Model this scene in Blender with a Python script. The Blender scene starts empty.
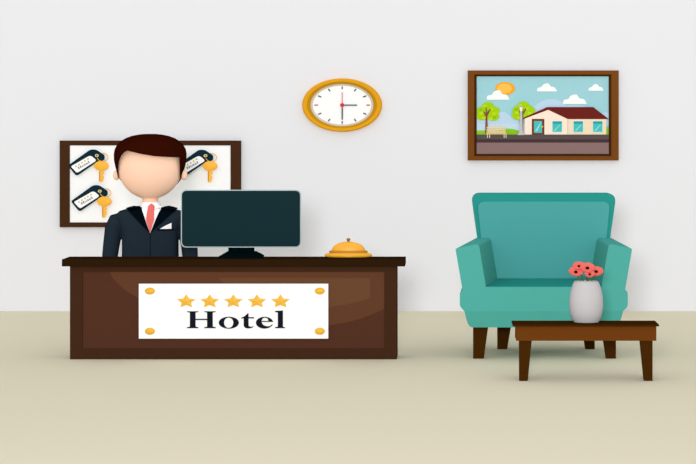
import bpy, bmesh, math
from mathutils import Vector, Matrix
from mathutils.bvhtree import BVHTree

C = bpy.context.scene.collection
PI = math.pi
# ------------------------------------------------------------------ camera numbers
F = 1900.0            # focal length in pixels of the 696 x 464 frame
X0, Y0 = 450.0, 120.0 # pixel straight ahead of the level (shifted) lens
D0 = 16.5             # distance to the front of the desk
H = D0*(359.2-Y0)/F   # eye height
DW = F*H/(311.0-Y0)   # distance to the back wall

def P(px, py, d):
    return Vector(((px-X0)*d/F, d, H-(py-Y0)*d/F))
def FZ(d, py):        # height of a pixel row at a distance
    return H-(py-Y0)*d/F

# ------------------------------------------------------------------ materials
def lin(c):
    c /= 255.0
    return c/12.92 if c <= 0.04045 else ((c+0.055)/1.055)**2.4
MATS = {}
def mat(name, rgb, gain=1.0, rough=0.9, spec=0.0, metal=0.0, grain=0.0):
    if name in MATS: return MATS[name]
    m = bpy.data.materials.new(name); m.use_nodes = True
    nt = m.node_tree; b = nt.nodes['Principled BSDF']
    col = [min(0.97, lin(c)*gain) for c in rgb]+[1]
    b.inputs['Base Color'].default_value = col
    b.inputs['Roughness'].default_value = rough
    b.inputs['Specular IOR Level'].default_value = spec
    b.inputs['Metallic'].default_value = metal
    if grain:
        tc = nt.nodes.new('ShaderNodeTexCoord'); no = nt.nodes.new('ShaderNodeTexNoise')
        mp = nt.nodes.new('ShaderNodeMapping'); mx = nt.nodes.new('ShaderNodeMix')
        mx.data_type = 'RGBA'
        mp.inputs['Scale'].default_value = (2, 2, 30)
        nt.links.new(tc.outputs['Object'], mp.inputs['Vector'])
        nt.links.new(mp.outputs['Vector'], no.inputs['Vector'])
        no.inputs['Scale'].default_value = 2.0
        nt.links.new(no.outputs['Fac'], mx.inputs['Factor'])
        mx.inputs['A'].default_value = [c*(1-grain) for c in col[:3]]+[1]
        mx.inputs['B'].default_value = [min(0.97, c*(1+grain)) for c in col[:3]]+[1]
        nt.links.new(mx.outputs['Result'], b.inputs['Base Color'])
    MATS[name] = m
    return m

# ------------------------------------------------------------------ object helpers
def tag(o, label=None, cat=None, group=None, kind=None):
    if label: o['label'] = label
    if cat: o['category'] = cat
    if group: o['group'] = group
    if kind: o['kind'] = kind
    return o
def thing(name, loc, label, cat, group=None):
    o = bpy.data.objects.new(name, None); C.objects.link(o)
    o.location = loc; o.empty_display_size = 0.1
    return tag(o, label, cat, group)
def wloc(o):
    v = Vector((0, 0, 0))
    while o: v += o.location; o = o.parent
    return v
def smooth(me, ang=35):
    for p in me.polygons: p.use_smooth = True
    b = bmesh.new(); b.from_mesh(me)
    for e in b.edges:
        if len(e.link_faces) == 2:
            e.smooth = e.calc_face_angle(0) < math.radians(ang)
        else: e.smooth = False
    b.to_mesh(me); b.free()
def obj(name, bm, m, parent=None, origin=None, ang=35, bevel=0):
    """world-space bmesh -> one object, stored relative to its parent (or its own origin)"""
    bmesh.ops.remove_doubles(bm, verts=bm.verts, dist=1e-6)
    bmesh.ops.recalc_face_normals(bm, faces=bm.faces)
    base = wloc(parent) if parent else Vector((0, 0, 0))
    if origin is None:
        if parent: origin = base
        else:
            xs = [v.co for v in bm.verts]
            origin = Vector((sum(v.x for v in xs)/len(xs), sum(v.y for v in xs)/len(xs), min(v.z for v in xs)))
    bmesh.ops.translate(bm, verts=bm.verts, vec=-origin)
    me = bpy.data.meshes.new(name); bm.to_mesh(me); bm.free()
    ms = m if isinstance(m, (list, tuple)) else [m]
    for x in ms: me.materials.append(x)
    smooth(me, ang)
    o = bpy.data.objects.new(name, me); C.objects.link(o)
    if parent: o.parent = parent
    o.location = origin-base
    if bevel:
        bv = o.modifiers.new('bevel', 'BEVEL'); bv.width = bevel; bv.segments = 3
        bv.limit_method = 'ANGLE'; bv.angle_limit = math.radians(40)
    return o
def copy_tree(o, parent=None, shift=None):
    c = o.copy(); C.objects.link(c)
    if parent: c.parent = parent
    if shift is not None: c.location = c.location+shift
    for ch in list(o.children):
        copy_tree(ch, c)
    return c

# ------------------------------------------------------------------ shapes
def rounded(pts, r, n=6):
    """round the corners of a 2D polygon; r one number or one per corner"""
    out = []; N = len(pts)
    for i, p in enumerate(pts):
        rr = r[i] if isinstance(r, (list, tuple)) else r
        p = Vector(p[:2]); a = Vector(pts[i-1][:2]); b = Vector(pts[(i+1) % N][:2])
        if rr <= 0: out.append(tuple(p)); continue
        da = (a-p); db = (b-p)
        ra = min(rr, da.length*0.5); rb = min(rr, db.length*0.5)
        s = p+da.normalized()*ra; e = p+db.normalized()*rb
        for k in range(n+1):
            t = k/n
            q = s*(1-t)**2+p*2*t*(1-t)+e*t*t
            out.append((q.x, q.y))
    return out
def ell(cx, cy, rx, ry, n=40, a0=0, a1=2*PI):
    full = abs(a1-a0-2*PI) < 1e-6
    k = n if full else n+1
    return [(cx+rx*math.cos(a0+(a1-a0)*i/n), cy+ry*math.sin(a0+(a1-a0)*i/n)) for i in range(k)]
def prism(bm, pts, d, depth, mi=0):
    """pixel outline at distance d pushed back by depth metres"""
    f = [bm.verts.new(P(x, y, d)) for x, y in pts]
    b = [bm.verts.new(v.co+Vector((0, depth, 0))) for v in f]
    n = len(f); fs = [bm.faces.new(f), bm.faces.new(b[::-1])]
    for i in range(n): fs.append(bm.faces.new((f[i], b[i], b[(i+1) % n], f[(i+1) % n])))
    for x in fs: x.material_index = mi
    return bm
def px_prism(pts, d, depth):
    return prism(bmesh.new(), pts, d, depth)
def rect(x0, y0, x1, y1): return [(x0, y0), (x1, y0), (x1, y1), (x0, y1)]
def hexa(bm, A, B):
    """solid between two world-space outlines of equal length"""
    a = [bm.verts.new(v) for v in A]; b = [bm.verts.new(v) for v in B]
    n = len(a); bm.faces.new(a); bm.faces.new(b[::-1])
    for i in range(n): bm.faces.new((a[i], b[i], b[(i+1) % n], a[(i+1) % n]))
    return bm
def loft(bm, rings, cap=True):
    R = [[bm.verts.new(v) for v in r] for r in rings]
    n = len(R[0])
    for A, B in zip(R, R[1:]):
        for i in range(n): bm.faces.new((A[i], A[(i+1) % n], B[(i+1) % n], B[i]))
    if cap:
        bm.faces.new(R[0][::-1]); bm.faces.new(R[-1])
    return bm
def hring(c, rx, ry, e=2.0, n=48):
    """horizontal superellipse ring"""
    out = []
    for i in range(n):
        a = 2*PI*i/n; ca, sa = math.cos(a), math.sin(a)
        out.append(c+Vector((rx*math.copysign(abs(ca)**(2/e), ca), ry*math.copysign(abs(sa)**(2/e), sa), 0)))
    return out
def lathe(prof, cx, cy, d, stretch=1.0, n=64):
    """prof: (radius px, row px) ; round about a vertical axis at pixel cx, distance d"""
    bm = bmesh.new(); s = d/F
    return loft(bm, [hring(P(cx, y, d), r*s, r*s*stretch, 2, n) for r, y in prof])
def oval_loft(cx, cy, d, prof, n=96):
    """prof: (rx px, ry px, forward metres) rings around the axis towards the room; closed as a loop"""
    bm = bmesh.new(); s = d/F; c = P(cx, cy, d); R = []
    for rx, ry, fw in prof:
        R.append([bm.verts.new(c+Vector((rx*s*math.cos(2*PI*i/n), -fw, ry*s*math.sin(2*PI*i/n)))) for i in range(n)])
    for k in range(len(R)):
        A, B = R[k], R[(k+1) % len(R)]
        for i in range(n): bm.faces.new((A[i], A[(i+1) % n], B[(i+1) % n], B[i]))
    return bm
def tube(pts, r, n=10, closed=False):
    bm = bmesh.new(); rings = []
    N = len(pts)
    for i, p in enumerate(pts):
        if closed: t = pts[(i+1) % N]-pts[i-1]
        else: t = pts[min(i+1, N-1)]-pts[max(i-1, 0)]
        t.normalize(); u = t.cross(Vector((0, 1, 0)))
        if u.length < 1e-3: u = t.cross(Vector((1, 0, 0)))
        u.normalize(); w = t.cross(u)
        rr = r[i] if isinstance(r, (list, tuple)) else r
        rings.append([bm.verts.new(p+u*rr*math.cos(2*PI*k/n)+w*rr*math.sin(2*PI*k/n)) for k in range(n)])
    rng = range(N) if closed else range(N-1)
    for i in rng:
        A, B = rings[i], rings[(i+1) % N]
        for k in range(n): bm.faces.new((A[k], A[(k+1) % n], B[(k+1) % n], B[k]))
    if not closed: bm.faces.new(rings[0]); bm.faces.new(rings[-1][::-1])
    return bm
def ellipsoid(bm, c, rx, ry, rz, rot=None, u=32, v=20):
    m = Matrix.Translation(c) @ (rot.to_4x4() if rot else Matrix.Identity(4)) @ Matrix.Diagonal((rx, ry, rz, 1))
    bmesh.ops.create_uvsphere(bm, u_segments=u, v_segments=v, radius=1, matrix=m)
    return bm
def capsules(bm, chain, n=14):
    """closed tapered tube with round ends along (point, radius)"""
    rings = []
    pts = [Vector(p) for p, r in chain]; rs = [r for p, r in chain]
    ext_p = [pts[0]+(pts[0]-pts[1]).normalized()*rs[0]*.9, pts[0]+(pts[0]-pts[1]).normalized()*rs[0]*.6]+pts
    ext_r = [rs[0]*.35, rs[0]*.8]+rs
    e = (pts[-1]-pts[-2]).normalized()
    ext_p += [pts[-1]+e*rs[-1]*.6, pts[-1]+e*rs[-1]*.9]; ext_r += [rs[-1]*.8, rs[-1]*.35]
    b = tube(ext_p, ext_r, n)
    me = bpy.data.meshes.new('t'); b.to_mesh(me); b.free(); bm.from_mesh(me); bpy.data.meshes.remove(me)
    return bm
def apply_mods(bm, mods):
    """run modifiers over a bmesh and give the result back as a bmesh"""
    bmesh.ops.recalc_face_normals(bm, faces=bm.faces)
    me = bpy.data.meshes.new('tmp'); bm.to_mesh(me); bm.free()
    o = bpy.data.objects.new('tmp', me); C.objects.link(o)
    extra = []
    for kind, kw in mods:
        m = o.modifiers.new(kind, kind)
        for k, v in kw.items():
            if k == 'cutter':
                me2 = bpy.data.meshes.new('cut'); v.to_mesh(me2); v.free()
                o2 = bpy.data.objects.new('cut', me2); C.objects.link(o2); extra.append(o2); m.object = o2
            else: setattr(m, k, v)
    bpy.context.view_layer.update()
    dg = bpy.context.evaluated_depsgraph_get()
    r = bpy.data.meshes.new_from_object(o.evaluated_get(dg))
    out = bmesh.new(); out.from_mesh(r)
    for x in [o]+extra:
        mm = x.data; bpy.data.objects.remove(x); bpy.data.meshes.remove(mm)
    bpy.data.meshes.remove(r)
    return out
def cloth_piece(tree, pts, d, lift, thick, cuts=3):
    """pixel outline laid onto a surface seen from the front, with thickness"""
    bm = bmesh.new(); f = bm.faces.new([bm.verts.new(P(x, y, d)) for x, y in pts])
    bmesh.ops.triangulate(bm, faces=[f])
    for _ in range(cuts):
        long = [e for e in bm.edges if e.calc_length() > 0.02]
        if not long: break
        bmesh.ops.subdivide_edges(bm, edges=long, cuts=1)
        bmesh.ops.triangulate(bm, faces=bm.faces)
    for v in bm.verts:
        hit = tree.ray_cast(Vector((v.co.x, 10, v.co.z)), Vector((0, 1, 0)))
        if hit[0] is None:
            nr = tree.find_nearest(v.co+Vector((0, -0.02, 0))); y = nr[0].y-lift
        else: y = hit[0].y-lift
        v.co.y = y
    g = bmesh.ops.extrude_face_region(bm, geom=bm.faces[:])
    for e in g['geom']:
        if isinstance(e, bmesh.types.BMVert): e.co.y -= thick
    return bm
def glyph_mesh(bm, loops, place, ext, mi=0):
    """fill outlines with holes through a 2D curve; place maps (x, y) -> world point, ext pushes towards the room"""
    cu = bpy.data.curves.new('g', 'CURVE'); cu.dimensions = '2D'; cu.fill_mode = 'BOTH'
    for L in loops:
        s = cu.splines.new('POLY'); s.points.add(len(L)-1); s.use_cyclic_u = True
        for i, (x, y) in enumerate(L): s.points[i].co = (x, -y, 0, 1)
    cu.extrude = 0.5
    o = bpy.data.objects.new('g', cu); C.objects.link(o); bpy.context.view_layer.update()
    me = bpy.data.meshes.new_from_object(o.evaluated_get(bpy.context.evaluated_depsgraph_get()))
    for v in me.vertices:
        w = place(v.co.x, -v.co.y); v.co = w+Vector((0, -ext if v.co.z > 0 else 0, 0))
    n0 = len(bm.faces)
    bm.from_mesh(me); bpy.data.objects.remove(o); bpy.data.curves.remove(cu); bpy.data.meshes.remove(me)
    bm.faces.ensure_lookup_table()
    for i in range(n0, len(bm.faces)): bm.faces[i].material_index = mi
    return bm

# ------------------------------------------------------------------ palette (what each thing is painted)
K = 0.82      # fabric and wood of the furniture
W = 0.92      # paint and prints on the wall
wallM   = mat('wall_paint', (234, 235, 241), .945)
floorM  = mat('floor_linoleum', (218, 211, 187), 1.05)
topM    = mat('dark_worktop', (44, 27, 12), K)
deskM   = mat('desk_frame_wood', (67, 42, 27), K)
panelM  = mat('desk_panel_wood', (83, 51, 38), K)
sheen1 = mat('panel_sheen_mid', (98, 62, 43), K)  # gloss on the desk panel, painted as a lighter brown
sheen2 = mat('panel_sheen_pale', (107, 71, 49), K)  # brightest part of the painted panel gloss
whiteM  = mat('white_sign', (252, 253, 255), .87)
whiteW  = mat('white_board', (252, 253, 255), .97)
goldM   = mat('gold', (240, 182, 46), .84, rough=0.45, spec=0.3)
goldD   = mat('deep_gold', (206, 140, 30), K, rough=0.5, spec=0.3)
inkM    = mat('ink', (24, 28, 38), K)
boardM  = mat('key_board_wood', (72, 45, 28), W)
tagM    = mat('tag_plastic', (20, 46, 58), W)
skinM   = mat('skin', (252, 207, 180), 1)
hairM   = mat('dark_brown_hair', (50, 13, 4), .9)
jackM   = mat('navy_jacket', (34, 44, 54), 1)
lapM    = mat('black_lapel', (5, 12, 20), 1)
tieM    = mat('coral_tie', (228, 111, 107), 1)
shirtM  = mat('white_shirt', (252, 252, 252), 1)
monM    = mat('monitor_teal_black', (24, 48, 54), K)
rimM    = mat('monitor_rim', (190, 206, 210), K)
standM  = mat('monitor_stand', (2, 16, 20), K)
sofa    = mat('teal_fabric', (83, 175, 165), K)
sofaB   = mat('teal_piping_and_shade', (46, 155, 147), K)  # backrest border; also the painted shade on the seat top
sofaC   = mat('teal_cushion', (79, 163, 162), .90)
legM    = mat('chair_leg_wood', (67, 38, 8), K)
tabTop  = mat('table_top_wood', (62, 34, 6), K)
tabM    = mat('table_apron_wood', (107, 59, 19), K)
vaseM   = mat('vase_ceramic', (203, 201, 204), .75, rough=0.6, spec=0.2)

# ------------------------------------------------------------------ setting
bm = bmesh.new()
vs = [bm.verts.new(v) for v in ((-16, -3, 0), (16, -3, 0), (16, DW+0.2, 0), (-16, DW+0.2, 0))]
vb = [bm.verts.new(v.co+Vector((0, 0, -0.1))) for v in vs]
bm.faces.new(vs); bm.faces.new(vb[::-1])
for i in range(4): bm.faces.new((vs[i], vb[i], vb[(i+1) % 4], vs[(i+1) % 4]))
tag(obj('floor', bm, floorM, origin=Vector((0, 0, 0))), 'plain beige floor', kind='structure')
bm = bmesh.new(); hexa(bm, [Vector(v) for v in ((-16, DW, 0), (16, DW, 0), (16, DW, 4.4), (-16, DW, 4.4))],
                       [Vector(v) for v in ((-16, DW+.2, 0), (16, DW+.2, 0), (16, DW+.2, 4.4), (-16, DW+.2, 4.4))])
tag(obj('wall_back', bm, wallM, origin=Vector((0, DW, 0))), 'plain light grey back wall', kind='structure')

# ------------------------------------------------------------------ reception desk
DF, DB = 16.45, 16.79                     # front and back edge of the worktop
desk = thing('reception_desk', P(233, 359, D0)*1, 'long dark brown wooden reception desk with panelled front', 'desk')
desk.location.z = 0
ztop = FZ(DB, 256.5)
ytf = Y0+(H-ztop)*F/DF
obj('worktop', px_prism(rect(61.8, ytf, 405, 266.5), DF, DB-DF), topM, desk, bevel=.003)
# carcass: plinth-to-top side panels, back rails and shelf, open towards the clerk
bd = 0.28
o = px_prism(rect(70.2, 266.4, 396.8, 359.2), D0, 0.03); 
obj('front_board', o, deskM, desk)
for x0, x1 in ((70.2, 74.2), (392.8, 396.8)):
    b = bmesh.new(); A = [P(x, y, D0)+Vector((0, .03, 0)) for x, y in rect(x0, 266.4, x1, 359.2)]
    hexa(b, A, [v+Vector((0, bd-.03, 0)) for v in A]); obj('side_panel', b, deskM, desk)
b = bmesh.new(); A = [P(x, y, D0)+Vector((0, .03, 0)) for x, y in rect(74.2, 300, 392.8, 303.5)]
hexa(b, A, [v+Vector((0, bd-.05, 0)) for v in A]); obj('shelf', b, deskM, desk)
# frame mouldings around the panel are proud of the front board
b = bmesh.new()
DP = D0-.022
for r_ in (rect(70.2, 266.4, 396.8, 271.8), rect(70.2, 348.6, 396.8, 359.2), rect(70.2, 271.8, 82.8, 348.6), rect(384.4, 271.8, 396.8, 348.6)):
    prism(b, r_, D0, -.012)
obj('frame_moulding', b, deskM, desk)
obj('front_panel', px_prism(rect(82.8, 271.8, 384.4, 348.6), D0-.004, .006), panelM, desk)
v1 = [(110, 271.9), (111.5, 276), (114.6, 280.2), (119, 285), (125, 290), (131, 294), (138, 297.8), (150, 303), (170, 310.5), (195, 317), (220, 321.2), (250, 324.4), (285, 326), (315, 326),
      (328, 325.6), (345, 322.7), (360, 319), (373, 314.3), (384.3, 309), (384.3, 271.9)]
pn = obj('painted_sheen', px_prism(v1, D0-.006, .004), sheen1, desk)  # curved gloss of the panel put into a thin lighter sheet
pn['label'] = 'curved sheen painted in lighter brown'
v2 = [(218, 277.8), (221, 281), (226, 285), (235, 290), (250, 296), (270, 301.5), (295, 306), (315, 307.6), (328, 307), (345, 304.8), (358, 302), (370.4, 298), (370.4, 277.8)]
pn = obj('painted_sheen', px_prism(v2, D0-.008, .004), sheen2, desk)  # second, brighter step of the painted gloss
pn['label'] = 'palest painted sheen with square right end'

# ------------------------------------------------------------------ hotel sign
DS = D0-.030
sign = thing('hotel_sign', P(233, 338.5, DS), 'white rectangular sign reading Hotel under five gold stars, fixed to the desk front', 'sign')
obj('sign_board', px_prism(rect(138.8, 283.8, 328.2, 338.6), DS, .022), whiteM, sign)
def star_bm(cx, cy, rx, ry, d, h, inner=.5, place=None):
    bm = bmesh.new(); pl = place or (lambda x, y: P(x, y, d))
    ring = []
    for i in range(10):
        a = -PI/2+i*PI/5; k = 1 if i % 2 == 0 else inner
        ring.append((cx+rx*k*math.cos(a), cy+ry*k*math.sin(a)))
    bk = [bm.verts.new(pl(x, y)) for x, y in ring]
    fr = [bm.verts.new(v.co+Vector((0, -h*.35, 0))) for v in bk]
    ap = bm.verts.new(pl(cx, cy)+Vector((0, -h, 0)))
    bm.faces.new(bk)
    for i in range(10):
        j = (i+1) % 10
        bm.faces.new((bk[i], bk[j], fr[j], fr[i])); bm.faces.new((fr[i], fr[j], ap))
    return bm
for sx in (186.3, 209.8, 233.4, 257, 280.5):
    obj('star', star_bm(sx, 301.4, 9.9, 7.1, DS, .010), goldM, sign, ang=5)
for sx, sy in ((149.9, 291), (319.8, 291), (149.9, 331.2), (319.8, 331.2)):
    b = bmesh.new(); s = DS/F
    ellipsoid(b, P(sx, sy, DS), 5.1*s, .018, 3.5*s)
    obj('stud', b, goldM, sign)
# lettering, outlines in a local frame: x, y in pixels of the photograph
def z1(pts, ox, oy=290, s=11.05): return [(ox+x/s, oy+y/s) for x, y in pts]
Hl = [(55,235),(181,235),(181,242),(150,249),(150,318),(278,318),(278,249),(247,242),(247,235),(373,235),(373,242),(340,249),(340,405),(373,412),(373,421),(247,421),(247,412),(278,405),(278,331),(150,331),(150,405),(181,412),(181,421),(55,421),(55,412),(88,405),(88,249),(55,242)]
L_H = [z1(Hl, 182)]
L_o = [z1(ell(518, 361, 111, 66), 182), z1(ell(516, 361, 52, 57), 182)]
L_t = [z1([(183,258),(183,300),(242,300),(242,314),(183,314),(183,388),(188,400),(200,405),(218,405),(240,400),(236,408),(222,416),(200,423),(170,424),(148,418),(135,406),(130,390),(130,314),(103,314),(103,304),(120,300),(145,285),(165,266),(172,258)], 232)]
eo = ell(362, 361, 97, 65, 40, math.radians(-8), math.radians(-8-305))       # outer sweep (counter-clockwise)
e_out = [(455,352)]+[(362+95*math.cos(math.radians(a)), 361+65*math.sin(math.radians(a))) for a in range(-8, -326, -6)]
e_in = [(445,398),(425,402),(405,400),(380,398),(350,388),(332,374),(326,352)]
L_e = [z1([(455,352)]+[(360+95*math.cos(math.radians(a)), 361+65*math.sin(math.radians(a))) for a in range(-10, -316, -6)]+[(452,384),(440,381),(425,395),(405,401),(380,400),(350,389),(333,372),(327,352)], 232),
       z1([(327,342),(402,342),(400,325),(390,312),(375,306),(358,306),(342,313),(331,326)], 232)]
L_l = [z1([(475,233),(510,229),(563,226),(563,404),(585,412),(585,421),(475,421),(475,412),(507,404),(507,249),(475,242)], 232)]
LET = [L_H, L_o, L_t, L_e, L_l]
for L in LET:
    obj('letter', glyph_mesh(bmesh.new(), L, lambda x, y: P(x, y, DS), .005), inkM, sign)

# ------------------------------------------------------------------ monitor on the desk
def place_on(d, pz):     # height of worktop
    return ztop
DM = 16.62
mon = thing('computer_monitor', Vector((P(241, 250, DM).x, DM, ztop)), 'wide dark teal flat monitor on a black stand on the reception desk', 'monitor')
scr = rounded(rect(180.9, 189.9, 300.9, 247.5), 5.5)
obj('rim', px_prism(scr, DM, .035), rimM, mon)
scr2 = rounded(rect(181.9, 190.8, 300.0, 246.5), 5)
obj('panel', px_prism(scr2, DM-.006, .02), monM, mon)
yb = Y0+(H-ztop)*F/DM
s = DM/F
obj('neck', px_prism([(228.3, 240), (254.2, 240), (254.2, 253), (228.3, 253)], DM+.036, .025), standM, mon)
bm = bmesh.new()
x0, x1 = P(219.3, 0, DM).x, P(262.7, 0, DM).x; x2, x3 = P(227, 0, DM).x, P(255.5, 0, DM).x
z0 = ztop+.001; z1_ = ztop+1.9*s; z2_ = ztop+(yb-251.6)*s
yc = DM+.045
def rr(xa, xb, hy, z): return [Vector((xa, yc-hy, z)), Vector((xb, yc-hy, z)), Vector((xb, yc+hy, z)), Vector((xa, yc+hy, z))]
loft(bm, [rr(x0, x1, .085, z0), rr(x0, x1, .085, z1_), rr(x2, x3, .03, z2_)])
obj('base', bm, standM, mon, bevel=.002)

# ------------------------------------------------------------------ service bell
DBL = 16.68
bellx = 348.4
ybl = Y0+(H-ztop)*F/DBL
def by(y): return y+(ybl-256.2)      # rows measured from the worktop
bell = thing('service_bell', Vector((P(bellx, 0, DBL).x, DBL, ztop)), 'gold domed service bell on the right end of the reception desk', 'bell')
q = .38
obj('base', lathe([(19, by(256.2)), (23, by(255.4)), (24, by(254)), (22.5, by(252.4)), (19, by(251.4)), (5, by(251.2))], bellx, 0, DBL, q), mat('bell_gold', (238, 172, 44), .92, rough=.5, spec=.3), bell)
obj('collar', lathe([(18, by(251.6)), (19.3, by(251)), (19.3, by(249.8)), (17, by(249)), (4, by(248.9))], bellx, 0, DBL, q), goldD, bell)
dome = [(16.8, by(249.3))]+[(16.8*math.cos(t), by(249.3)-8.9*math.sin(t)) for t in [PI/2*i/14 for i in range(1, 14)]]+[(.5, by(240.4))]
obj('dome', lathe(dome, bellx, 0, DBL, q), mat('bell_dome', (242, 170, 40), .95, rough=.45, spec=.4), bell)
obj('button', lathe([(1.2, by(241)), (1.2, by(239.4)), (1.9, by(239)), (1.9, by(237.6)), (1.2, by(237.1))], bellx, 0, DBL, 1), mat('button_bronze', (150, 122, 62), K), bell)

# ------------------------------------------------------------------ receptionist
DPn = 17.38; ps = DPn/F
man = thing('person', Vector((P(150, 0, DPn).x, DPn, 0)), 'person in a navy suit and coral tie standing behind the desk, short dark brown hair', 'person')
def hp(px, py, dy=0): return P(px, py, DPn)+Vector((0, dy, 0))
yfl = Y0+H*F/DPn      # row of the floor under him
bm = bmesh.new()
hc = P(150, 165.6, DPn)
ellipsoid(bm, hc, 32.3*ps, .20, 33.4*ps, u=48, v=32)
for v in bm.verts:
    if v.co.z > hc.z: v.co.z = hc.z+(v.co.z-hc.z)*.86
for sgn in (-1, 1):
    ellipsoid(bm, P(150+sgn*33.8, 175.3, DPn)+Vector((0, .01, 0)), 3.6*ps, .03, 5.2*ps)
capsules(bm, [(hp(150, 188, .02), 7.9*ps), (hp(150, 200, .02), 7.8*ps), (hp(150, 212, .03), 9*ps)], 24)
loft(bm, [hring(hp(150, y, .02), w*ps, dpt, 2.6) for y, w, dpt in ((211, 12, .07), (214, 27, .10), (225, 27, .12), (245, 25, .12), (268, 25, .12), (280, 24, .12))])
def hand_chain(bm, sx):
    sg = -1 if sx < 150 else 1
    capsules(bm, [(hp(150+sg*32, 225, .02), 5*ps), (hp(150+sg*38, 245, .02), 5.6*ps), (hp(150+sg*40, 262, .0), 5.3*ps), (hp(150+sg*40.5, 285, -.03), 3.8*ps), (hp(150+sg*40.5, 292, -.035), 3.6*ps)])
    c = hp(150+sg*40.5, 297, -.04)
    ellipsoid(bm, c, .020, .045, .055)
    for k, (ln, oy) in enumerate(((.070, -.034), (.080, -.012), (.076, .010), (.062, .031))):
        a = c+Vector((0, oy, -.035)); 
        capsules(bm, [(a, .011), (a+Vector((0, 0, -ln*.5)), .010), (a+Vector((-sg*.012, 0, -ln)), .009)], 8)
    a = c+Vector((0, -.035, .005))
    capsules(bm, [(a, .013), (a+Vector((-sg*.008, -.03, -.03)), .0115), (a+Vector((-sg*.012, -.036, -.058)), .010)], 8)
hand_chain(bm, 110); hand_chain(bm, 190)
for sg in (-1, 1):
    capsules(bm, [(hp(150+sg*13, 272, .02), 12*ps), (hp(150+sg*13.5, 300, .01), 8.5*ps), (hp(150+sg*14, 325, .03), 6.5*ps), (hp(150+sg*14, yfl-5, .05), 4.8*ps)], 20)
bm = apply_mods(bm, [('REMESH', dict(mode='VOXEL', voxel_size=.0085)), ('SMOOTH', dict(factor=.5, iterations=4))])
obj('body', bm, skinM, man, ang=80)

# hair: a rounded mass around the skull with the face opening cut through its front
bm = bmesh.new()
prof = [(134.0, 6), (134.6, 12), (135.8, 18), (138, 24), (141, 29), (144.5, 32.6), (149, 35.3), (154, 36.2), (160, 36), (166, 34.8), (172, 33.2), (178, 31.8), (184, 27), (190, 20), (194, 12)]
rings = [hring(hp(150, 133.9, .02), 1.5*ps, .02, 2.2, 64)]
for y, w in prof: rings.append(hring(hp(150, y, .015), w*ps, .25*min(1, (w/35)**.9), 2.1, 64))
loft(bm, rings[::-1])
cut = [(118.9, 178.3), (119.2, 170), (120.2, 161), (123, 155), (127, 151.2), (130.5, 150.0), (136, 151.4), (146, 153.6), (158, 155.6), (170, 156.5), (181, 156.9), (181.3, 165), (181, 172), (180.9, 178.3), (186.5, 178.3), (186.5, 206), (112, 206), (112, 178.3)]
cb = bmesh.new()
A = [P(x, y, DPn)+Vector((0, -.7, 0)) for x, y in cut]
# keep the outline true in the world: cut straight back from the front of the face
A = [Vector((P(x, y, DPn).x, DPn-.7, P(x, y, DPn).z)) for x, y in cut]
hexa(cb, A, [v+Vector((0, .72, 0)) for v in A]); bmesh.ops.recalc_face_normals(cb, faces=cb.faces)
bm = apply_mods(bm, [('BOOLEAN', dict(operation='DIFFERENCE', solver='EXACT', cutter=cb))])
obj('hair', bm, hairM, man, ang=40)

# jacket with sleeves
bm = bmesh.new()
loft(bm, [hring(hp(150, y, .02), w*ps, dpt, e) for y, w, dpt, e in ((207.4, 12.5, .09, 2.2), (208, 18, .10, 2.3), (209.2, 25, .115, 2.6), (211, 31, .13, 2.8), (216, 35, .15, 2.8), (224, 31, .165, 3), (231, 28.2, .17, 3),
      (245, 27.8, .17, 3), (262, 28, .165, 3), (285, 29.5, .165, 2.8), (300, 31, .17, 2.8))])
for sg in (-1, 1):
    xm = 0
    capsules(bm, [(hp(150+sg*25, 218.5, .02), 7.5*ps), (hp(150+sg*33.5, 222.5, .02), 9.8*ps), (hp(150+sg*36.6, 229, .02), 9.2*ps), (hp(150+sg*37.8, 237, .02), 8.6*ps), (hp(150+sg*39.2, 247, .015), 8.2*ps),
                  (hp(150+sg*40.2, 258, .0), 7.8*ps), (hp(150+sg*40.6, 275, -.015), 6.8*ps), (hp(150+sg*40.6, 288, -.03), 6.2*ps)], 28)
bm = apply_mods(bm, [('REMESH', dict(mode='VOXEL', voxel_size=.007)), ('SMOOTH', dict(factor=.5, iterations=5))])
jb = bm.copy()
jacket = obj('jacket', bm, jackM, man, ang=80)
dC = DPn-.15
bm = bmesh.new()
rs_ = []
for y, w, t in ((210.5, 12.4, .115), (205, 10.6, .10), (202, 9.2, .086), (202, 8.5, .078), (210.5, 11, .09)):
    rs_.append(hring(hp(150, y, .02), w*ps, t, 2, 48))
loft(bm, rs_, cap=False)
both = jb; cm = bpy.data.meshes.new('t'); bm.to_mesh(cm); both.from_mesh(cm); bpy.data.meshes.remove(cm)
tree = BVHTree.FromBMesh(both); both.free()
co = obj('shirt_collar', bm, shirtM, man)
obj('shirt', cloth_piece(tree, [(139, 206.6), (145, 204.5), (155, 204.5), (161, 206.6), (158, 213), (150.2, 233.4), (142.5, 213)], dC, .001, .004), shirtM, man)
for m_ in (1, -1):
    mx = (lambda x: x) if m_ == 1 else (lambda x: 150.2+(150.2-x)*1.06)
    lp = [(mx(x), y) for x, y in ((124.6, 208.3), (128.5, 207), (133.4, 205.8), (137, 206.5), (140.2, 207.8), (142.6, 214), (146, 223), (150.2, 233.4))]
    ob = obj('lapel', cloth_piece(tree, lp, dC, .005, .008, 4), lapM, man); ob['label'] = 'near black lapel'
tie = [(147.2, 206.2), (150.2, 203.6), (153.4, 206.2), (152.2, 209.2), (153.9, 220), (150.2, 233), (146.1, 220), (148.3, 209.2)]
obj('tie', cloth_piece(tree, tie, dC, .014, .008, 3), tieM, man)
obj('pocket', cloth_piece(tree, [(156.6, 228.9), (173.4, 228.9), (173, 230.6), (157.6, 230.6)], dC, .001, .004), lapM, man)
obj('pocket_square', cloth_piece(tree, [(159.8, 228.9), (165, 225.8), (171, 223), (171, 229)], dC, .004, .003), shirtM, man)
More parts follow.
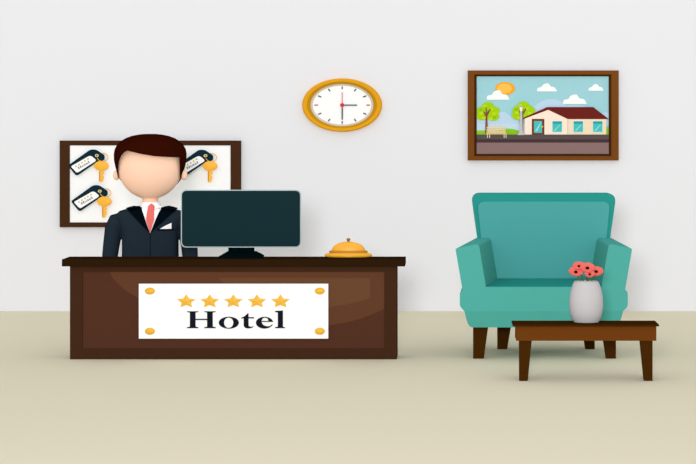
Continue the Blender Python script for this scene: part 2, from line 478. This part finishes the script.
obj('front_seam', cloth_piece(tree, [(149.9, 233), (150.5, 233), (150.5, 299), (149.9, 299)], dC, .0005, .0015, 5), lapM, man)
# trousers and shoes
bm = bmesh.new()
loft(bm, [hring(hp(150, y, .02), w*ps, t, 2.6) for y, w, t in ((270, 26, .14), (285, 28.5, .155), (296, 27, .15))])
for sg in (-1, 1):
    loft(bm, [hring(hp(150+sg*x, y, .02), w*ps, t, 2.2) for y, x, w, t in ((288, 13.2, 14, .15), (300, 13.8, 12.5, .125), (322, 14.2, 10, .10), (yfl-5, 14.5, 8.8, .085))])
bm = apply_mods(bm, [('REMESH', dict(mode='VOXEL', voxel_size=.01)), ('SMOOTH', dict(factor=.5, iterations=3))])
obj('trousers', bm, jackM, man, ang=80)
for sg in (-1, 1):
    bm = bmesh.new(); c = Vector((hp(150+sg*14.5, 0).x, DPn-.03, 0))
    loft(bm, [hring(c+Vector((0, dy, z)), w, l, 2.4, 32) for z, w, l, dy in ((0.0, .055, .15, 0), (.025, .058, .155, 0), (.055, .052, .135, .01), (.085, .045, .075, .06), (.11, .040, .06, .06))])
    obj('shoe', bm, lapM, man)

# ------------------------------------------------------------------ key board on the wall
DK = DW-.05
kb = thing('key_board', P(150, 227, DK)+Vector((0, .05, 0)), 'white key board in a dark brown wooden frame on the wall behind the person', 'key board')
b = bmesh.new()
for r_ in (rect(59.6, 140.6, 240.8, 145.4), rect(59.6, 222.4, 240.8, 227.2), rect(59.6, 145.4, 69.8, 222.4), rect(230.5, 145.4, 240.8, 222.4)):
    prism(b, r_, DK, .049)
obj('frame', b, boardM, kb)
obj('backing', px_prism(rect(69.8, 145.4, 230.5, 222.4), DK+.008, .035), whiteW, kb)

def zk(x, y): return (66+x/11.6, 146+y/11.6)
DT = DK-.0123
def make_key(label):
    t = thing('room_key', P(103, 153.5, DT), label, 'key', 'room keys on the key board')
    out = [zk(*p) for p in ((20, 228), (122, 350), (350, 192), (400, 180), (446, 158), (446, 108), (352, 44), (285, 38))]
    tg = obj('key_tag', px_prism(rounded(out, [2.2, 2.6, .4, 1.5, 1.3, 1.3, 2, 3.0]), DT-.008, .010), tagM, t)
    lb = [zk(*p) for p in ((54, 237), (127, 314), (356, 167), (284, 106))]
    obj('tag_label', px_prism(rounded(lb, [1.8, 2.2, 2.4, 3]), DT-.0095, .002), whiteW, tg)
    for sx, sy in ((116, 236), (150, 215), (185, 194), (219, 173), (254, 151)):
        cx, cy = zk(sx, sy); ca, sa = math.cos(math.radians(-29)), math.sin(math.radians(-29))
        pl = lambda x, y: P(cx+(x*ca-y*sa), cy+(x*sa+y*ca), DT-.0095)
        obj('star', star_bm(0, 0, 1.25, 1.05, 0, .003, place=pl), goldM, tg, ang=5)
    o0 = zk(146, 268); ca, sa = math.cos(math.radians(-29)), math.sin(math.radians(-29)); k = .132
    bm = bmesh.new()
    pl = lambda x, y: P(o0[0]+((x-187)*k*ca-(y-328)*k*sa), o0[1]+((x-187)*k*sa+(y-328)*k*ca), DT-.0095)
    for L in LET: glyph_mesh(bm, L, pl, .002)
    obj('lettering', bm, inkM, tg)
    cx, cy = zk(358, 110); s = DT/F
    b = oval_loft(cx, cy, DT-.008, [(1.9, 1.45, 0), (1.9, 1.45, .004), (.9, .7, .004), (.9, .7, 0)], 24)
    obj('eyelet', b, mat('eyelet_gold', (232, 206, 140), 1.05), tg)
    cx, cy = zk(425, 131)
    pts = [P(cx+5.3*math.cos(a), cy+4.1*math.sin(a), DT-.004-.004*math.sin(a)) for a in [2*PI*i/40 for i in range(40)]]
    obj('key_ring', tube(pts, .0042, 8, True), mat('ring_gold', (226, 178, 80), 1.05), t)
    # key: oval bow with a worn hollow, shank and bits
    cx, cy = zk(410, 230)
    bm = bmesh.new(); ellipsoid(bm, P(cx, cy, DT-.010), 7.4*s, .013, 4.9*s, u=40)
    prism(bm, [zk(*p) for p in ((384, 270), (428, 270), (428, 302), (438, 304), (438, 325), (426, 329), (426, 340), (434, 344), (434, 384), (426, 388), (424, 408), (412, 420), (398, 420), (384, 408))], DT-.013, .009)
    kk = obj('key', bm, mat('key_gold', (238, 174, 48), 1.08, rough=.45, spec=.3), t, bevel=0)
    b = bmesh.new(); prism(b, [zk(*p) for p in ((384, 290), (396, 290), (396, 412), (384, 406))], DT-.0145, .002)
    obj('groove', b, goldD, kk)
    return t
k1 = make_key('gold room key with a dark tag, upper left corner of the key board')
k2 = copy_tree(k1, shift=P(3, 35.6, DT)-P(0, 0, DT)); k2['label'] = 'gold room key with a dark tag, lowest one, beside the shoulder of the person'
k3 = copy_tree(k1, shift=P(108.6, .2, DT)-P(0, 0, DT)); k3['label'] = 'gold room key with a dark tag, right of the head above the monitor'
for x, y in ((103.2, 153.3), (106.2, 188.9), (211.8, 153.5)):
    b = bmesh.new(); s = DT/F
    c = P(x, y, DK)
    pts = [c+Vector((0, .01, 0)), c+Vector((0, -.004, 0)), c+Vector((0, -.0068, .002))]
    obj('hook', tube(pts, .003, 8), MATS['ring_gold'], kb)

# ------------------------------------------------------------------ wall clock
DC = DW
cx, cy = 342.2, 105.1
ck = thing('wall_clock', P(cx, cy+26.7, DC), 'oval gold rimmed wall clock with a white dial on the grey wall', 'clock')
obj('rim', oval_loft(cx, cy, DC, [(39, 26, .001), (39.9, 26.7, .02), (39.6, 26.5, .05), (38.4, 25.6, .065), (36.4, 24.2, .066), (35, 23.3, .062), (33.5, 22.2, .03), (33.5, 22.2, .001)]), mat('clock_orange_gold', (234, 166, 32), W), ck)
obj('bezel', oval_loft(cx, cy, DC, [(35.2, 23.4, .025), (35.1, 23.4, .060), (31.4, 21.1, .045), (31.2, 21, .025)]), mat('clock_dark_gold', (198, 143, 28), W), ck)
obj('chapter_ring', oval_loft(cx, cy, DC, [(31.6, 21.2, .02), (31.5, 21.2, .043), (29.2, 19.4, .036), (29, 19.3, .02)]), mat('clock_beige', (214, 203, 188), W), ck)
b = bmesh.new(); prism(b, ell(cx, cy, 29.6, 19.6, 96), DC-.034, .03)
obj('dial', b, whiteW, ck)
darkM = mat('clock_hand_grey', (70, 84, 92), W); redM = mat('clock_red', (214, 60, 72), W); pinkM = mat('clock_pink', (226, 120, 124), W)
for h in range(12):
    a = h*PI/6
    dx, dy = math.sin(a), -math.cos(a)
    p0 = Vector((cx+27.9*dx, cy+18.7*dy)); p1 = Vector((cx+24.2*dx, cy+16*dy))
    t = (p0-p1).normalized(); nn = Vector((-t.y, t.x))*.62
    if h in (0, 6):
        nn = Vector((.6, 0)); 
    pts = [tuple(p0+nn), tuple(p0-nn), tuple(p1-nn), tuple(p1+nn)]
    o = obj('hour_mark', px_prism(pts, DC-.037, .004), redM if h in (3, 9) else darkM, ck)
    if h in (3, 9): o['label'] = 'red hour mark'
obj('hour_hand', px_prism([(cx-2, cy-.6), (cx+14.8, cy-.6), (cx+14.8, cy+.6), (cx-2, cy+.6)], DC-.042, .003), darkM, ck)
obj('minute_hand', px_prism(rect(cx-.65, cy-2, cx+.65, cy+14.6), DC-.046, .003), darkM, ck)
o = obj('second_hand', px_prism(rect(cx-.45, cy-12.8, cx+.45, cy+3), DC-.050, .003), pinkM, ck); o['label'] = 'thin pink second hand'
obj('hub', px_prism(ell(cx, cy, 2.2, 1.9, 24), DC-.053, .018), redM, ck)

# ------------------------------------------------------------------ framed picture
DPc = DW-.05
pic = thing('framed_picture', P(543, 160.5, DPc)+Vector((0, .05, 0)), 'brown framed picture of a cream house with trees, hung on the wall above the armchair', 'picture')
fo = (467.7, 70.4, 618.7, 160.4); fi = (474.2, 74.5, 611.3, 156.2); fj = (476.7, 76.3, 608.8, 153.9)
def frame_bm(a, b_, d, da, db, back):
    bm = bmesh.new()
    A = [P(x, y, d)+Vector((0, -da, 0)) for x, y in rect(*a)]; B = [P(x, y, d)+Vector((0, -db, 0)) for x, y in rect(*b_)]
    Ab = [Vector((v.x, d+back, v.z)) for v in A]; Bb = [Vector((v.x, d+back, v.z)) for v in B]
    V = [[bm.verts.new(v) for v in q] for q in (A, B, Bb, Ab)]
    for k in range(4):
        R, S = V[k], V[(k+1) % 4]
        for i in range(4): bm.faces.new((R[i], R[(i+1) % 4], S[(i+1) % 4], S[i]))
    return bm
obj('frame', frame_bm(fo, fi, DPc, 0, .012, .049), mat('picture_frame_brown', (122, 72, 30), W), pic)
obj('frame_liner', frame_bm(fi, fj, DPc, .008, -.012, .045), mat('picture_liner_dark', (72, 42, 17), W), pic)
# the painting: thin coats of paint on one canvas
paints = []; pm = bmesh.new(); layer = [0]
def paint(rgb, pts, name=None):
    nm = 'paint_%d_%d_%d' % rgb
    m = mat(nm, rgb, .96)
    if m not in paints: paints.append(m)
    x0, y0, x1, y1 = fj
    # clip to the canvas
    poly = [Vector(p) for p in pts]
    for ax, lim, sg in ((0, x0, 1), (0, x1, -1), (1, y0, 1), (1, y1, -1)):
        out = []
        for i, p in enumerate(poly):
            q = poly[i-1]; ip = (p[ax]-lim)*sg >= 0; iq = (q[ax]-lim)*sg >= 0
            if ip != iq:
                t = (lim-q[ax])/(p[ax]-q[ax]); out.append(q.lerp(p, t))
            if ip: out.append(p)
        poly = out
        if not poly: return
    layer[0] += 1
    cl = []
    for p in poly:
        if not cl or (p-cl[-1]).length > 1e-4: cl.append(p)
    if (cl[0]-cl[-1]).length < 1e-4: cl.pop()
    if len(cl) < 3: return
    prism(pm, [tuple(p) for p in cl], DPc+.022-layer[0]*.0003, .0004, paints.index(m))
def zp(x, y): return (460+x/4.218, 62+y/4.218)
def pp(rgb, *pts): paint(rgb, [zp(*p) for p in pts])
def pe(rgb, x, y, rx, ry, n=28): paint(rgb, [zp(a, b) for a, b in ell(x, y, rx, ry, n)])
def cloud(rgb, x, y, w, h):
    paint(rgb, rounded([zp(*p) for p in ((x-w, y), (x-w*.95, y-h*.45), (x-w*.55, y-h*.55), (x-w*.35, y-h*.95), (x+w*.15, y-h*1.1), (x+w*.35, y-h*.62), (x+w*.75, y-h*.55), (x+w, y))], [1.0, 1.6, .8, 1.6, 2.2, 1.2, 1.6, 1.0], 5))
pp((160, 211, 221), (60, 50), (640, 50), (640, 400), (60, 400))
lb_ = (190, 216, 240)
pe(lb_, 175, 250, 42, 40); pe(lb_, 215, 262, 36, 32); pe(lb_, 385, 205, 70, 48); pe(lb_, 330, 215, 40, 32); pe(lb_, 100, 262, 40, 32); pe(lb_, 480, 215, 80, 34); pe(lb_, 612, 240, 30, 28)
pp((196, 222, 240), (70, 262), (330, 262), (330, 305), (70, 305))
pe((140, 200, 40), 205, 305, 55, 24); pe((150, 205, 50), 90, 308, 60, 20); pp((140, 196, 50), (612, 275), (630, 275), (630, 306), (612, 306))
pe((250, 172, 40), 190, 112, 42, 28); pe((252, 196, 88), 187, 111, 31, 21)
cloud((252, 254, 255), 161, 159, 49, 38); cloud((252, 254, 255), 367, 124, 43, 33); cloud((252, 254, 255), 485, 177, 51, 38); cloud((252, 254, 255), 574, 121, 33, 27)
def tree_p(x, y, s):
    g1, g2, g3 = (166, 210, 20), (190, 222, 40), (140, 188, 24)
    for ex, ey, rx, ry in ((0, -22, 26, 20), (-24, -4, 24, 18), (26, -4, 24, 18), (-24, 18, 26, 18), (22, 20, 26, 18), (0, 6, 30, 24)):
        pe(g1, x+ex*s, y+ey*s, rx*s, ry*s)
    for ex, ey in ((-14, -24), (14, -12), (-28, 6), (26, 8), (-6, 8), (-18, 26), (12, 30)):
        pe(g2, x+ex*s, y+ey*s, 9*s, 6*s)
    for ex, ey in ((4, -6), (-12, 16), (28, 24), (-30, -8)):
        pe(g3, x+ex*s, y+ey*s, 7*s, 4*s)
    br = (132, 80, 62)
    pp(br, (x-11, y-18), (x-7, y-20), (x-4, y+2), (x+10, y-14), (x+12, y-11), (x-2, y+18), (x-1, y+92), (x-12, y+92), (x-10, y+20), (x-20, y), (x-17, y-3), (x-9, y+6))
tree_p(118, 210, 1.0); tree_p(268, 208, 1.0)
# house
cream, side_c, roofc = (252, 232, 214), (244, 222, 194), (108, 38, 33)
pp(side_c, (440, 225), (617, 238), (617, 306), (440, 306))
pp(cream, (368, 197), (455, 240), (455, 306), (273, 306), (273, 236))
pp(roofc, (368, 190), (562, 190), (628, 241), (455, 241), (372, 202), (264, 242), (258, 239))
pp((222, 206, 190), (452, 241), (457, 241), (457, 306), (452, 306))
pp((120, 54, 44), (303, 240), (356, 240), (356, 306), (303, 306))
pp((76, 192, 192), (312, 249), (346, 249), (346, 299), (312, 299))
pp((150, 222, 216), (316, 292), (340, 254), (343, 254), (326, 292))
pe((240, 180, 50), 348, 273, 3.4, 3.6, 12)
for wx in (410, 499, 581):
    pp((240, 240, 226), (wx-22, 247), (wx+22, 247), (wx+22, 297), (wx-22, 297))
    pp((72, 192, 194), (wx-20, 250), (wx+20, 250), (wx+20, 295), (wx-20, 295))
    pp((50, 158, 168), (wx-20, 250), (wx+20, 250), (wx+20, 260), (wx-20, 260))
    pp((140, 218, 214), (wx-16, 290), (wx+8, 266), (wx+14, 266), (wx-8, 290))
# road
pp((92, 80, 80), (60, 306), (640, 306), (640, 327), (60, 327))
pp((72, 56, 58), (60, 326), (640, 326), (640, 340), (60, 340))
pp((138, 111, 111), (60, 340), (640, 340), (640, 395), (60, 395))
# lamp post and bench in the painting
pp((196, 192, 196), (254, 196), (262, 196), (264, 288), (272, 308), (243, 308), (252, 288))
pp((244, 238, 216), (251, 190), (264, 190), (262, 208), (253, 208)); pp((180, 168, 168), (249, 189), (257, 183), (266, 189))
for yy in (274, 283, 292): pp((240, 214, 150), (112, yy), (193, yy), (193, yy+6), (112, yy+6))
pp((226, 196, 130), (110, 299), (197, 299), (197, 305), (110, 305))
for xx in (116, 125, 186, 194): pp((236, 224, 206), (xx-1.5, 305), (xx+1.5, 305), (xx+1.5, 320), (xx-1.5, 320))
obj('painting', pm, paints, pic)

# ------------------------------------------------------------------ armchair
AF, AB = 16.42, 17.28
chair = thing('armchair', Vector((P(543.8, 0, 16.8).x, 16.85, 0)), 'large teal armchair with a wide back and dark wooden legs on the beige floor', 'armchair')
MX = 543.8
def mir(pts): return [(2*MX-x, y) for x, y in pts][::-1]
# backrest
bo = rounded([(471.0, 193.4), (616.6, 193.4), (608.6, 250), (604, 290), (483.6, 290), (479, 250)], [10, 10, 0, 0, 0, 0], 8)
obj('backrest', px_prism(bo, AB+.02, .20), sofaB, chair, bevel=.006)
bc = rounded([(477.3, 201.6), (610.3, 201.6), (606.4, 240), (602, 284), (485.6, 284), (481.2, 240)], [8, 8, 0, 0, 0, 0], 8)
obj('back_cushion', px_prism(bc, AB, .03), sofaC, chair, bevel=.005)
# arms
fr_ = [(455.4, 248.6), (478.8, 243.6), (485.9, 287.0), (485.9, 290.6), (462.6, 290.6)]
bk_ = [(475.2, 238), (491.2, 237.2), (498.4, 279.6), (498.4, 290.6), (480, 290.6)]
def arm(A2, B2):
    A2 = rounded(A2, [1.6, 4, 0, 0, 0]); B2 = rounded(B2, [1.6, 4, 0, 0, 0])
    return A2, B2
A2, B2 = arm(fr_, bk_)
for flip in (False, True):
    a = [(2*MX-x, y) for x, y in A2] if flip else A2
    b_ = [(2*MX-x, y) for x, y in B2] if flip else B2
    bm = bmesh.new(); hexa(bm, [P(x, y, AF) for x, y in a], [P(x, y, AB+.06) for x, y in b_])
    obj('armrest', bm, sofa, chair)
# seat base with bulging sides
zs = FZ(AF, 287.0)
bm = bmesh.new()
halfo = [(460+0.6, 291.2), (459.8, 293.5), (459.8, 305.2), (461, 307.6), (464.4, 311.2)]
topo = [(462.6, 290.6)]+halfo
poly = topo+mir(topo)
poly = [(485.9, 287.0), (485.9, 290.6)]+topo+mir(topo)+[(2*MX-485.9, 290.6), (2*MX-485.9, 287.0)]
cxc = P(MX, 0, AF).x
A = [P(x, y, AF) for x, y in poly]
bm2 = bmesh.new(); hexa(bm2, A, [Vector((cxc+(v.x-cxc)*.94, AB+.15, v.z)) for v in A])
obj('seat_base', bm2, sofa, chair)
b = bmesh.new(); zs2 = FZ(AF, 287.0)
sa = [P(486.4, 287, AF), P(2*MX-486.4, 287, AF), P(2*MX-498.6, 287, AB+.02), P(498.6, 287, AB+.02)]
for v in sa: v.z = zs2
sa[0].y = sa[1].y = AF+.004
hexa(b, [v+Vector((0, 0, .003)) for v in sa], [v-Vector((0, 0, .02)) for v in sa])
o = obj('shaded_seat_top', b, sofaB, chair); o['label'] = 'seat top with shade painted in darker teal'  # thin slab, its darker teal stands in for shade on the seat
# lower rail tucks back under the base
sk = [(464.2, 311.2), (467.4, 320)]
lo = rounded([(464.4, 311.2), (466.6, 320.5), (469.5, 328), (2*MX-469.5, 328), (2*MX-466.6, 320.5), (2*MX-464.4, 311.2)], [0, 3, 4, 4, 3, 0], 5)
bm = bmesh.new(); fz, bz = [], []
zt, zb = FZ(AF, 311.2), FZ(AF, 328)
for x, y in lo:
    v = P(x, y, AF); k = (zt-v.z)/(zt-zb)
    fz.append(Vector((v.x, AF+.045*k, v.z))); bz.append(Vector((cxc+(v.x-cxc)*.94, AB+.13, v.z)))
hexa(bm, fz, bz); obj('lower_rail', bm, sofa, chair)
# legs
def tleg(top, bot, dft, dfb, th, tb, m, parent, name='leg'):
    bm = bmesh.new()
    (xa, xb, yt), (xc, xd, yb_) = top, bot
    def q(x0, x1, y, d, t): 
        a, b = P(x0, y, d), P(x1, y, d); return [a, b, b+Vector((0, t, 0)), a+Vector((0, t, 0))]
    T = q(xa, xb, yt, dft, th); B = q(xc, xd, yb_, dfb, tb)
    for v in B: v.z = 0
    loft(bm, [B, T]); return obj(name, bm, m, parent, bevel=.002)
dfl = 16.535; drl = 17.22
zr = FZ(AF+.06, 326.0)
yt_f = Y0+(H-zr)*F/dfl; yt_r = Y0+(H-zr)*F/drl
tleg((473.2, 488.4, yt_f), (473.2, 483.8, 358.6), dfl, dfl, .12, .08, legM, chair)
tleg((601.4, 616.0, yt_f), (606.2, 616.0, 358.6), dfl, dfl, .12, .08, legM, chair)
tleg((497.4, 512.6, yt_r), (497.4, 507.2, 349), drl, drl, .09, .07, legM, chair)
tleg((580.6, 594.8, yt_r), (585.4, 594.8, 349), drl, drl, .09, .07, legM, chair)

# ------------------------------------------------------------------ coffee table
TF = F*H/(381.2-Y0)-.0
TD = .27
zt_ = FZ(TF-.02, 324.7)
ct = thing('coffee_table', Vector((P(586, 0, TF).x, TF+TD/2, 0)), 'low brown wooden coffee table in front of the armchair', 'table')
obj('table_top', px_prism(rect(512.8, 324.7, 659.2, 326.5), TF-.02, TD+.04), tabTop, ct, bevel=.0015)
ztb = FZ(TF-.02, 326.5); yab = Y0+(H-ztb)*F/TF
bm = bmesh.new()
prism(bm, rect(516.2, yab, 656.4, 340.8), TF, .025)
A = [P(x, y, TF)+Vector((0, TD-.025, 0)) for x, y in rect(516.2, yab, 656.4, 340.8)]
hexa(bm, A, [v+Vector((0, .025, 0)) for v in A])
for xa, xb in ((516.2, 519.4), (653.2, 656.4)):
    A = [P(x, y, TF)+Vector((0, .025, 0)) for x, y in rect(xa, yab, xb, 340.8)]
    hexa(bm, A, [v+Vector((0, TD-.05, 0)) for v in A])
obj('apron', bm, tabM, ct)
dl = TF+.012
def tl(a, b_, inn, c, e, inn2, dd, th, tb):
    bm = bmesh.new(); top = [P(a, 338, dd), P(b_, 338, dd)]; bot = [P(c, 380, dd), P(e, 380, dd)]
    for v in bot: v.z = 0
    T = top+[top[1]+Vector((0, th, 0)), top[0]+Vector((0, th, 0))]; B = bot+[bot[1]+Vector((0, tb, 0)), bot[0]+Vector((0, tb, 0))]
    loft(bm, [B, T]); obj('leg', bm, legM, ct, bevel=.0015)
def leg_pair(dd, L, R, th, tb):
    for a, b_, c, e in (L, R):
        bm = bmesh.new(); top = [P(a, 339.5, dd), P(b_, 339.5, dd)]; bot = [P(c, 380, dd), P(e, 380, dd)]
        zt2 = FZ(TF, 339.5)
        for v in top: v.z = zt2
        for v in bot: v.z = 0
        loft(bm, [bot+[bot[1]+Vector((0, tb, 0)), bot[0]+Vector((0, tb, 0))], top+[top[1]+Vector((0, th, 0)), top[0]+Vector((0, th, 0))]])
        obj('leg', bm, legM, ct, bevel=.0015)
leg_pair(dl, (519.2, 531.9, 519.2, 527.8), (640.0, 652.6, 644.0, 652.6), .075, .05)
leg_pair(TF+TD-.07, (520.4, 529.5, 520.4, 526.4), (642.6, 651.2, 645.2, 651.2), .05, .04)

# ------------------------------------------------------------------ vase and flowers
DV = TF+.175
yv = Y0+(H-zt_-.001)*F/DV
def vy(y): return yv-(321.6-y)
vx = 586.2
vase = thing('vase', Vector((P(vx, 0, DV).x, DV, zt_+.001)), 'light grey ceramic vase with coral flowers standing on the coffee table', 'vase')
vp = [(12.6, 321.6), (14.2, 319), (16.0, 314), (16.9, 308), (17.0, 302), (16.6, 297), (15.6, 292), (14.2, 287), (12.8, 283.3), (11.4, 281.7), (9.6, 281.3), (8.8, 281.9), (8.8, 285), (8.4, 300), (6, 316)]
obj('vessel', lathe([(r, vy(y)) for r, y in [(r, 321.6-(321.6-y)*1.03) for r, y in vp]], vx, 0, DV, .74), vaseM, vase, ang=60)
coral = mat('coral_petals', (240, 114, 104), K); blk = mat('flower_centre', (46, 12, 14), K); stemM = mat('flower_stem', (78, 130, 80), K)
def make_flower(fx, fy, dy, label, scale=1.0, tilt=0.0):
    c = P(fx, vy(fy+1.2), DV)+Vector((0, dy, 0)); s = DV/F
    fl = thing('flower', c, label, 'flower', 'coral flowers in the vase')
    # petals: seven rounded lobes in a shallow cup facing the room and up
    bm = bmesh.new(); R = 7.3*s*scale; n = 56; cupd = .010
    rot = Matrix.Rotation(math.radians(48), 3, 'X')     # local disc in x-z, tipped back
    rot = Matrix.Rotation(tilt, 3, 'Y') @ Matrix.Rotation(math.radians(-55), 3, 'X')
    def q(r, a, off): return c+rot @ Vector((r*math.cos(a), off, r*math.sin(a)))
    front, back = [], []
    for rr_, off in ((.12, 0), (.5, -.001), (.85, -.006), (1, -.010)):
        ring = []
        for i in range(n):
            a = 2*PI*i/n; lob = 1 if rr_ < .6 else (1-.07*(1-abs(math.sin(3.5*a)))*rr_)
            ring.append((R*rr_*lob, a, off))
        front.append([bm.verts.new(q(*t)) for t in ring]); back.append([bm.verts.new(q(t[0]*.98, t[1], t[2]+.006)) for t in ring])
    for S in (front, back):
        for A, B in zip(S, S[1:]):
            for i in range(n): bm.faces.new((A[i], A[(i+1) % n], B[(i+1) % n], B[i]))
        bm.faces.new(S[0])
    for i in range(n): bm.faces.new((front[-1][i], front[-1][(i+1) % n], back[-1][(i+1) % n], back[-1][i]))
    obj('petals', bm, coral, fl, ang=60)
    bm = bmesh.new(); ellipsoid(bm, c+rot @ Vector((0, -.003, 0)), 1.85*s*scale, .008, 1.9*s*scale, rot, 20, 12)
    obj('flower_centre', bm, blk, fl)
    base = P(vx+(fx-vx)*.25, vy(284), DV)+Vector((0, dy*.3, 0)); end = P(vx+(fx-vx)*.12, vy(312), DV)
    c2 = c+rot @ Vector((0, .006, 0))
    pts = [c2, c2.lerp(base, .4)+Vector((0, .004, -.006)), c2.lerp(base, .75)+Vector((0, .002, -.006)), base, end]
    obj('stem', tube(pts, .0062, 8), stemM, fl)
make_flower(579.4, 265.4, .05, 'coral flower at the upper left of the bunch in the vase', .88)
make_flower(587.6, 266.9, .02, 'coral flower at the top centre of the bunch in the vase', 1.05)
make_flower(575.7, 270.6, -.01, 'leftmost coral flower drooping over the vase rim', 1.0, .08)
make_flower(596.2, 270.3, .0, 'rightmost coral flower of the bunch in the vase', 1.0, -.08)
make_flower(589.3, 272.6, -.045, 'lowest and smallest coral flower, just above the vase rim', .72)

# ------------------------------------------------------------------ light: bright even daylight from the open front of the lobby
w = bpy.data.worlds.new('daylight'); bpy.context.scene.world = w; w.use_nodes = True
nt = w.node_tree; bg = nt.nodes['Background']
tc = nt.nodes.new('ShaderNodeTexCoord'); dt = nt.nodes.new('ShaderNodeVectorMath'); dt.operation = 'DOT_PRODUCT'
dt.inputs[1].default_value = (0, -.77, .64)
nt.links.new(tc.outputs['Generated'], dt.inputs[0])
mr = nt.nodes.new('ShaderNodeMapRange'); mr.inputs['From Min'].default_value = -.2; mr.inputs['From Max'].default_value = 1
mr.inputs['To Min'].default_value = .50; mr.inputs['To Max'].default_value = 1.05
nt.links.new(dt.outputs['Value'], mr.inputs['Value']); nt.links.new(mr.outputs['Result'], bg.inputs['Strength'])
bg.inputs['Color'].default_value = (1, 1, 1, 1)

# broad fill lamp added near the camera to brighten front faces
la = bpy.data.lights.new('fill_lamp', 'AREA'); la.shape = 'DISK'; la.size = 1.6; la.energy = 1400
lo_ = bpy.data.objects.new('fill_lamp', la); C.objects.link(lo_); lo_.location = (-.6, -.5, H+.8)
lo_.rotation_euler = (Vector((0, 17, 1))-lo_.location).to_track_quat('-Z', 'Y').to_euler()

# ------------------------------------------------------------------ camera
cam = bpy.data.cameras.new('camera'); co = bpy.data.objects.new('camera', cam); C.objects.link(co)
co.location = (0, 0, H); co.rotation_euler = (PI/2, 0, 0)
cam.sensor_width = 36; cam.lens = 36*F/696
cam.shift_x = (348-X0)/696; cam.shift_y = (Y0-232)/696
cam.clip_end = 200
sc = bpy.context.scene; sc.camera = co
sc.view_settings.view_transform = 'Standard'; sc.view_settings.look = 'None'
sc.view_settings.gamma = 1; sc.view_settings.exposure = 0; sc.view_settings.use_curve_mapping = False
